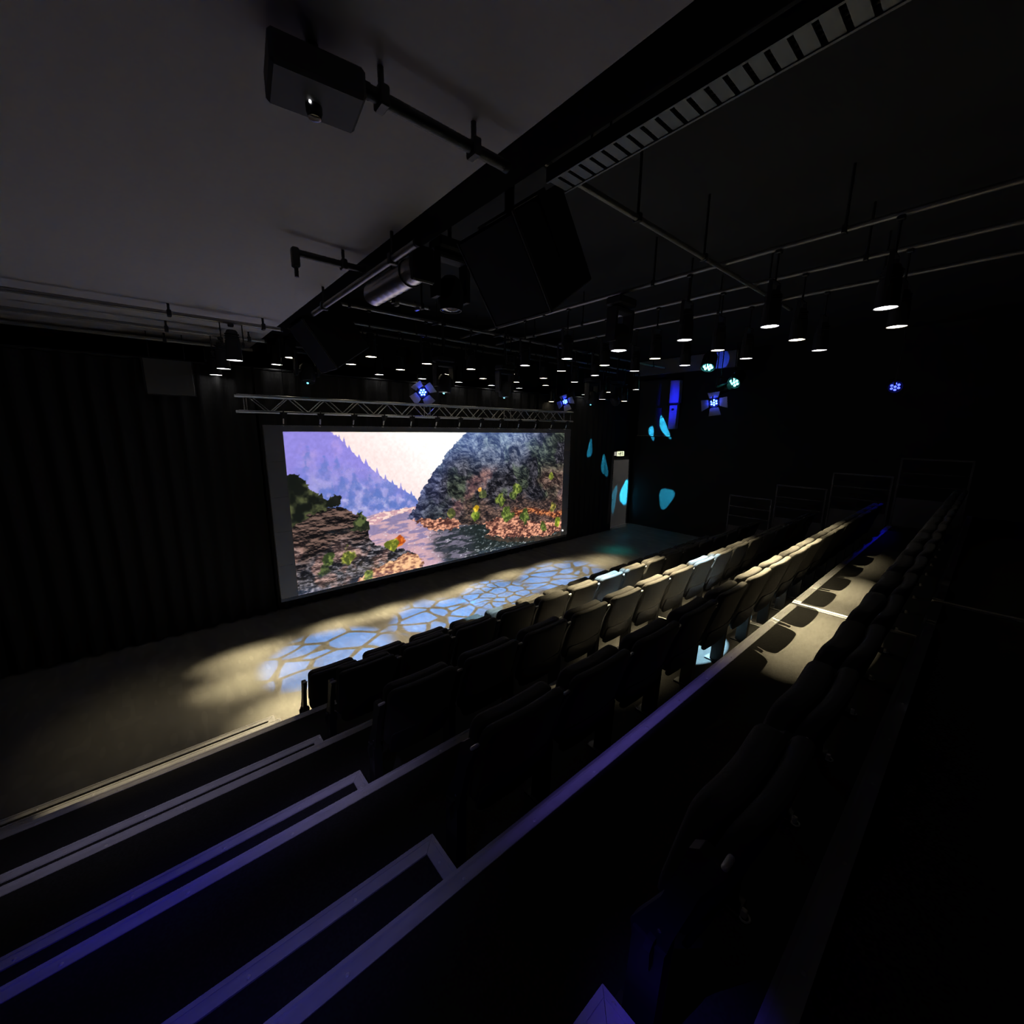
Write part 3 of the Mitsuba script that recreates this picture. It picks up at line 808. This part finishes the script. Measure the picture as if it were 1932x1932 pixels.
def loudspeaker(x, y, z, lab, ztop):
    """(x, y, z): middle of the lower front edge; the front looks across the aisle and down"""
    t = thing('hanging_loudspeaker', lab, 'loudspeaker', 'hanging loudspeakers')
    w, h, d = .64, .66, .55
    c, s_ = .815, .58
    M = np.eye(4)
    M[:3, 0], M[:3, 1], M[:3, 2], M[:3, 3] = (0, -1, 0), (c, 0, s_), (-s_, 0, c), (x, y, z)

    def tf(m):
        m = m.copy()
        m.apply_transform(M)
        return m
    part(t, 'cabinet', tf(box(-w / 2, w / 2, .02, d, 0, h, .012)), 'm_cabinet')
    part(t, 'grille', tf(box(-w / 2 + .015, w / 2 - .015, 0, .018, .015, h - .015, .004)), 'm_grille')
    part(t, 'trim', tf(CAT([box(-w / 2 - .003, w / 2 + .003, -.003, .02, -.003, .010), box(-w / 2 - .003, -w / 2 + .008, -.003, .02, 0, h), box(w / 2 - .008, w / 2 + .003, -.003, .02, 0, h)])), 'm_dark_grey')
    top = np.array([x, y, z]) + M[:3, 1] * d * .55 + M[:3, 2] * h
    part(t, 'yoke', CAT([tf(box(-w / 2 - .02, w / 2 + .02, d * .5, d * .6, h + .004, h + .022)), tube(top, (top[0], top[1], ztop), .035, 10), tf(box(-w / 2 - .02, -w / 2 - .006, d * .48, d * .62, h * .4, h + .02)), tf(box(w / 2 + .006, w / 2 + .02, d * .48, d * .62, h * .4, h + .02))]), 'm_black_metal')
    return t


loudspeaker(2.3, 2.577, 4.17, 'big black loudspeaker hanging near the camera below the cross pipe', ZH)
loudspeaker(1.9, 5.98, 4.07, 'black loudspeaker hanging over the stage above the left end of the truss', ZH)

# ---------------------------------------------------------------- lamps
can = lathe([(0, .34), (.05, .34), (.060, .32), (.068, .25), (.080, .20), (.085, .02), (.088, 0), (.083, 0), (.080, .02), (0, .03)], 24)
fin = CAT([moved(trimesh.creation.annulus(.06, .078, .006, sections=20), z=.22 + .025 * i) for i in range(4)])
CAN = mikit.ply(can, 'm_black_metal', smooth=35)
FIN = mikit.ply(fin, 'm_black_metal')
LENS = lathe([(0, .004), (.079, .004), (.079, .016), (0, .016)], 24)
yoke = CAT([box(-.115, -.107, -.018, .018, .16, .42), box(.107, .115, -.018, .018, .16, .42), box(-.115, .115, -.018, .018, .415, .425), tube((-.12, 0, .2), (-.095, 0, .2), .016, 8), tube((.095, 0, .2), (.12, 0, .2), .016, 8)])
YOKE = mikit.ply(yoke, 'm_black_metal')
L_WARM = mikit.ply(LENS, 'm_white', emitter=glow((7, 5.9, 4.0)))
L_COOL = mikit.ply(LENS, 'm_white', emitter=glow((6.4, 6.2, 6.0)))


def lamp(x, y, z, lab, grp, warm, zpipe):
    t = thing('spotlight', lab, 'lamp', grp)
    tw = T4().translate([x, y, z])
    ref(t, 'housing', CAN, tw)
    ref(t, 'heat_sink', FIN, tw)
    ref(t, 'yoke', YOKE, tw)
    ref(t, 'lens', L_WARM if warm else L_COOL, tw)
    part(t, 'clamp', CAT([tube((x, y, z + .42), (x, y, max(zpipe - .02, z + .43)), .011, 8), box(x - .028, x + .028, y - .028, y + .028, zpipe - .05, zpipe - .018, .006)]), 'm_black_metal')


for k, y in enumerate((6.13, 7.12, 8.05)):
    lamp(.86, y, 4.11, f'dark downlight on the {ORD[k]} pipe under the grey ceiling, left of the truss', 'spotlights left of the truss', False, ZPL)
rows_ = {6.47: (2.69, 3.65, 4.55, 5.50, 6.41, 7.40, 9.85), 7.46: (1.80, 2.74, 3.65, 4.61, 5.56, 6.50, 7.47, 9.99), 8.05: (1.72, 3.49, 4.42, 5.33, 6.25, 7.13, 9.66)}
zrow = {6.47: 4.40, 7.46: 4.40, 8.05: 4.35}
rname = {6.47: 'first pipe across the stage', 7.46: 'second pipe across the stage', 8.05: 'third pipe across the stage'}
for y, xs_ in rows_.items():
    for k, x in enumerate(xs_):
        lamp(x, y, zrow[y], f'lit round downlight, {ORD[k]} from the left on the {rname[y]}', f'spotlights on the {rname[y]}', y != 8.05, ZP)
for k, (x, y) in enumerate(((8.44, 7.46), (8.45, 6.47), (9.32, 7.46), (9.36, 6.47), (8.30, 8.05))):
    lamp(x, y, 4.08, ['low hung downlight right of the truss end on the second stage pipe', 'low hung downlight right of the truss end on the first stage pipe', 'low hung downlight nearest the exit door on the second stage pipe', 'low hung downlight nearest the exit door on the first stage pipe', 'low hung downlight above the right truss end on the third stage pipe'][k], 'low hung spotlights', True, ZP)
YL = ((4.95, False, (5.45, 4.50, 2.63, 1.72, .82), 'first pipe over the seats'), (5.87, True, (5.46, 4.49, 3.56, 2.64, 1.73, .86), 'second pipe over the seats'), (6.80, False, (5.42, 4.52, 3.57, 2.63, 1.73), 'third pipe over the seats'))
for x, warm, ys, nm in YL:
    for k, y in enumerate(ys):
        lamp(x, y, 4.40, f'lit round downlight, {ORD[k]} from the stage on the {nm}', f'spotlights on the {nm}', warm, ZP + .05)


# ---------------------------------------------------------------- moving heads with gobos
def cells(scale, seed, width):
    """a net of dark lines between rounded cells, in the blob's own coordinates"""
    def fn(x_, y_):
        x, y = x_ * scale * .8 + seed, y_ * scale + seed * 1.7
        wx = x + .35 * (noise(x * 1.3, y * 1.3, seed) - .5)
        wy = y + .35 * (noise(x * 1.3, y * 1.3, seed + 9.0) - .5)
        d1, d2, r_ = voronoi(wx, wy)
        m = smoothstep(width, width + .09, d2 - d1) * (.70 + .30 * r_)
        rr = dr.sqrt(x_ * x_ + y_ * y_) + .2 * (noise(x * .9, y * .9, seed + 4.0) - .5)
        return m * smoothstep(1.0, .74, rr)
    return fn


head_m = lathe([(0, .30), (.06, .30), (.105, .26), (.125, .16), (.120, .05), (.105, 0), (.095, 0), (.095, .02), (0, .02)], 24)
glass_m = lathe([(0, -.012), (.04, -.008), (.094, .006), (.094, .014), (0, .014)], 20)
led_m = trimesh.creation.icosphere(1, .018)


def moving_head(x, y, z, target, lab, zpipe, scale=1.0, glow_rgb=None, lens_glow=None, hang_y=None):
    """z: the lens end of the head, its base hangs from the pipe"""
    t = thing('moving_head', lab, 'stage light', 'moving head lights')
    c = np.array([x, y, z])

    def tf(m, rot=True):
        m = m.copy()
        m.apply_scale(scale)
        if rot:
            return aim(m, c, target)
        m.apply_translation(c)
        return m
    part(t, 'head', tf(head_m), 'm_black_plastic', smooth=35)
    part(t, 'lens', tf(glass_m), 'm_white' if lens_glow else 'm_glass', smooth=40, **({'emitter': glow(lens_glow)} if lens_glow else {}))
    part(t, 'yoke', tf(CAT([prism(sg.Polygon([(-.05, .10), (.05, .10), (.06, .46), (-.06, .46)]).buffer(.01), .04, 'x').apply_translation((-.165, 0, 0)), prism(sg.Polygon([(-.05, .10), (.05, .10), (.06, .46), (-.06, .46)]).buffer(.01), .04, 'x').apply_translation((.165, 0, 0)), box(-.185, .185, -.07, .07, .43, .48, .012), tube((-.17, 0, .17), (.17, 0, .17), .03, 10)]), False), 'm_black_plastic', smooth=30)
    part(t, 'base', tf(box(-.17, .17, -.11, .11, .50, .60, .02), False), 'm_black_plastic')
    part(t, 'clamp', tube((x, y, z + .60 * scale), (x, y, max(zpipe, z + .61 * scale)), .02, 8), 'm_black_metal')
    if hang_y:
        part(t, 'side_arm', CAT([box(x - .02, x + .02, min(y, hang_y) - .02, max(y, hang_y) + .03, zpipe - .055, zpipe - .026, .005)]), 'm_black_metal')
    if glow_rgb:
        part(t, 'glowing_led', tf(moved(led_m, .0, .01, -.012)), 'm_white', emitter=glow(glow_rgb))
    return t


GB = (.01, .31, 1.0)
blue_blobs = []
heads = (((1.94, 7.16, 4.025), (1.62, 6.02), 'left of the loudspeaker cable', 1.05, 2.3, 2.3), ((3.79, 6.17, 3.93), (3.55, 6.15), 'beside the blue barn-door light', 1.0, 2.6, 5.1), ((5.10, 6.17, 3.93), (5.05, 6.15), 'over the middle of the truss', .95, 3.6, 8.2), ((7.65, 6.17, 3.92), (6.95, 6.2), 'over the right end of the screen', 1.35, 2.9, 11.4))
for k, ((x, y, z), (tx, ty), w_, w2, sc, sd) in enumerate(heads):
    moving_head(x, y, z, (tx, ty, 0), f'moving head light pointing down at the stage, {w_}', ZP, .95, (.4, 2.2, 3.0), hang_y=7.46 if y > 7 else 6.47)
    blue_blobs.append(up_blob(tx, ty, 0, w2, .92, GOBO_E, GB, cells(sc, sd, .10)))
gobo_light('stage_gobo_beam', (3.79, 6.168, 3.90), (4.2, 6.2, 0), 52, blue_blobs, 2.0)
stage = [up_blob(x, y, 0, rx, ry, e) for x, y, rx, ry, e in ((.69, 6.72, .95, .52, 7), (.67, 6.08, 1.0, .6, 6.5), (.95, 5.05, .95, .6, 9), (2.05, 6.90, .8, .44, 7), (2.95, 6.88, .8, .42, 8), (3.95, 6.80, .8, .42, 5), (4.75, 6.90, .8, .40, 7), (5.95, 6.95, .9, .42, 7), (7.2, 6.85, 1.0, .44, 6), (8.45, 6.25, 1.0, .7, 6.5), (1.5, 5.8, 2.4, 1.6, 3.4), (3.6, 6.0, 2.6, 1.4, 3), (5.6, 6.1, 2.6, 1.3, 3), (7.4, 6.1, 2.4, 1.2, 4), (-.4, 5.9, 1.6, 1.6, .35))]
stage += [up_blob(-.4, 4.45, .4, 1.9, .7, 1.1), up_blob(.50, 4.58, .30, .75, .5, 2.4)]
stage.append(up_blob(9.6, 6.6, 0, .75, .7, 1.5, (.02, .75, .65)))
gobo_light('stage_warm_beam', (2.69, 6.465, 4.385), (3.8, 6.2, 0), 58, stage, 2.2, STAGE_E)
moving_head(2.58, 4.03, 4.57, (2.58, 4.03, 0), 'large dark moving head light hanging beside the big loudspeaker', ZH, 1.1)
bm_ = moving_head(4.95, 3.56, 4.40, (4.95, 3.56, 0), 'large moving head light with white lens between downlights on the first pipe over the seats', ZP + .05, 1.1, None, (6, 6, 6))
SB_ = (.42, .78, 1.0)
seats = [up_blob(*b_) for b_ in ((4.25, .80, 1.585, 1.0, .44, 46, WARM, .6), (5.7, .84, 1.585, .75, .36, 38, WARM, .6), (4.9, 1.30, 1.95, 1.5, .55, 22), (4.25, 2.25, 1.6, 1.0, .6, 50), (5.45, 2.35, 1.6, .8, .5, 30), (4.1, 3.25, 1.25, .9, .5, 38), (5.45, 3.25, 1.25, .7, .4, 40), (4.0, 4.30, .75, 1.3, .5, 20), (3.1, 2.0, 1.23, .9, .6, 9), (6.9, 1.2, 1.9, .9, .4, 12), (6.5, 2.3, 1.6, .7, .4, 10))]
seats += [up_blob(4.68, 3.24, 1.33, .36, .30, 62, SB_, -1), up_blob(5.28, 2.22, 1.72, .34, .26, 62, SB_, -1), up_blob(3.9, 1.62, 1.23, .42, .22, 60, SB_, -1), up_blob(4.9, 1.75, 1.23, .32, .22, 50, (.30, .72, 1.0), -1), up_blob(3.2, 4.32, .84, .35, .2, 16, (.3, .7, 1.0), -1)]
gobo_light('seat_second_beam', (4.93, .815, 4.385), (4.9, 1.1, 1.6), 54, [up_blob(4.9, 1.10, 1.585, 2.1, .62, 3.2), up_blob(4.8, 2.2, 1.5, 1.8, 1.0, 2.6)], .9, SEAT_E)
gobo_light('seat_warm_beam', (4.95, 2.63, 4.39), (4.7, 2.4, 1.3), 58, seats, 2.4, SEAT_E)


# teal gobo light on the side: leaf-shaped spots over door, curtain and wall, plus an added door fill
TP = np.array([9.0, 6.47, 4.02])
TT = np.array([12.4, 7.9, 1.9])
th = moving_head(TP[0], TP[1], TP[2] + .0, TT, 'moving head light throwing teal spots towards the exit door', ZP, .9, (.5, 2.6, 2.8))
TEAL = (.04, .62, 1.0)


def leaf(k):
    def fn(a, b):
        r = dr.sqrt(a * a + b * b) * (1 + .15 * dr.sin(3.0 * dr.atan2(b, a) + 1.0 + k))
        return smoothstep(1.05, .88, r)
    return fn


def door_fill(a, b):
    return smoothstep(1.05, .95, dr.abs(a)) * smoothstep(1.05, .95, dr.abs(b)) * (.75 + .25 * a)


teal = []
for k, (q, ra, rb, tilt, flat, e) in enumerate((((12.62, 8.48, 1.15), .26, .42, .05, True, 1.0), ((12.02, 8.48, 1.0), .15, .45, .05, True, .10), ((13.0, 7.07, 1.13), .27, .34, -.06, False, 1.0), ((12.90, 7.75, 3.29), .10, .22, .04, False, 1.0), ((12.90, 7.30, 3.47), .13, .34, .16, False, 1.0), ((10.18, 8.16, 2.79), .12, .26, .03, True, .8), ((10.94, 8.16, 2.24), .17, .32, -.08, True, .8))):
    ex, ey = ((ra, 0, 0), (tilt, 0, rb)) if flat else ((0, ra, 0), (0, tilt, rb))
    teal.append((q, ex, ey, [c * TEAL_E * e for c in TEAL], leaf(k)))
teal.append(((12.23, 8.48, 1.2), (.60, 0, 0), (0, 0, 1.25), (.62, .56, .52), door_fill))  # added grey fill light that lifts the whole door, not a teal spot
gobo_light('teal_beam', TP + (TT - TP) * .006, TT, 36, teal, .9)

# ---------------------------------------------------------------- coloured LED par lights
aim_ = aim
par_body = lathe([(0, .22), (.06, .22), (.085, .17), (.09, 0), (.082, 0), (.08, .02), (0, .025)], 24)
cell = trimesh.creation.icosphere(2, .017)


def par_light(pos, target, lab, rgb, barn, zpipe, sc=1.0):
    def aim(m, a, b_):
        m = m.copy()
        m.apply_scale(sc)
        return aim_(m, a, b_)
    t = thing('par_light', lab, 'stage light', 'coloured par lights')
    part(t, 'housing', aim(par_body, pos, target), 'm_black_metal', smooth=35)
    em = mikit.ply(aim(CAT([moved(cell, .045 * math.cos(a), .045 * math.sin(a), .012) for a in np.arange(6) * math.pi / 3] + [moved(cell, 0, 0, .012)]), pos, target), 'm_white', smooth=True, emitter=glow(rgb))
    ref(t, 'led_array', em)
    if barn:
        for a in range(4):
            leaf = prism([(-.07, 0), (.07, 0), (.10, .15), (-.10, .15)], .004, 'y')
            leaf = moved(leaf, rx=-128)
            leaf.apply_translation((0, .09, 0))
            leaf.apply_transform(trimesh.transformations.rotation_matrix(a * math.pi / 2, (0, 0, 1)))
            part(t, 'barn_door', aim(leaf, pos, target), 'm_white')
    p = np.array(pos, float)
    part(t, 'yoke', CAT([box(p[0] - .11, p[0] - .10, p[1] - .015, p[1] + .015, p[2] + .02, p[2] + .33), box(p[0] + .10, p[0] + .11, p[1] - .015, p[1] + .015, p[2] + .02, p[2] + .33), box(p[0] - .11, p[0] + .11, p[1] - .015, p[1] + .015, p[2] + .32, p[2] + .335)]), 'm_black_metal')
    part(t, 'clamp', tube((p[0], p[1], p[2] + .33), (p[0], p[1], zpipe), .012, 8), 'm_black_metal')


par_light((4.10, 7.46, 4.02), (1.2, 1.2, 1.5), 'bright blue barn-door light above the truss', (.7, 1.8, 32), True, ZP, 1.15)
par_light((8.20, 7.46, 4.05), (3.0, 1.5, 1.0), 'small bright blue light above the right end of the truss', (.7, 1.8, 32), True, ZP)
par_light((11.6, 5.17, 4.10), (4.0, 1.2, 1.5), 'blue barn-door light low before the dark side wall', (.7, 1.8, 32), True, ZH, 1.5)
par_light((12.0, 5.22, 4.46), (12.8, 6.97, 4.05), 'upper blue light turned towards the column speaker', (.2, .4, 9), False, ZH, 1.5)
par_light((12.0, 5.62, 5.08), (9.0, 5.0, 0), 'upper teal dotted light below the pale bulkhead', (.8, 5.5, 5), False, ZH, 2.2)
par_light((12.0, 4.88, 4.62), (6.0, 5.5, 0), 'lower teal dotted light near the blue barn-door light', (.8, 5.5, 5), False, ZH, 2.0)
par_light((11.6, 1.55, 4.27), (4.0, -1.0, 1.6), 'blue light at the right edge of the view', (.2, .3, 5), False, ZH, 1.4)
par_light((-.5, .5, 4.2), (.1, 1.5, 1.4), 'blue wash light above the aisle beside the camera', (.3, .4, 5), False, ZC)
PB = (.01, .015, 1.0)
gobo_light('side_blue_beam', (12.06, 5.32, 4.45), (12.8, 6.4, 4.6), 62, [((12.75, 6.97, 4.15), (0, .30, 0), (0, 0, 1.0), [c * 16 for c in PB], 1.0), ((12.87, 5.62, 5.40), (0, .36, 0), (0, 0, .30), (.12, .35, 4.0), -1)], .9)
DB, VB = (.05, .04, 1.0), (.25, .18, 1.0)
wash = [up_blob(-.5, 1.25, 1.5, 1.5, .8, .55, DB), up_blob(.4, 1.3, 1.5, 1.0, .5, .30, (.2, .2, .55)), up_blob(-.2, 2.3, 1.1, 1.1, .5, .55, DB), up_blob(.6, 2.35, 1.1, 1.0, .5, .5, (.5, .45, .9)), up_blob(-.3, 3.4, .8, 1.8, .8, .45, (.6, .55, .9)), up_blob(.78, .32, 1.9, .36, .36, 1.1, (.10, .06, 1.0))]
wash.append(((2.2, 1.115, 1.59), (2.3, 0, 0), (0, .075, 0), [c * .75 for c in VB], 1.0))
gobo_light('aisle_blue_beam', (-.49, .52, 4.18), (.6, 1.5, 1.4), 62, wash, 1.2)
gobo_light('edge_blue_beam', (11.55, 1.53, 4.22), (9.3, 1.1, 1.6), 40, [up_blob(9.3, 1.12, 1.585, 1.3, .35, .8, PB)], .5)
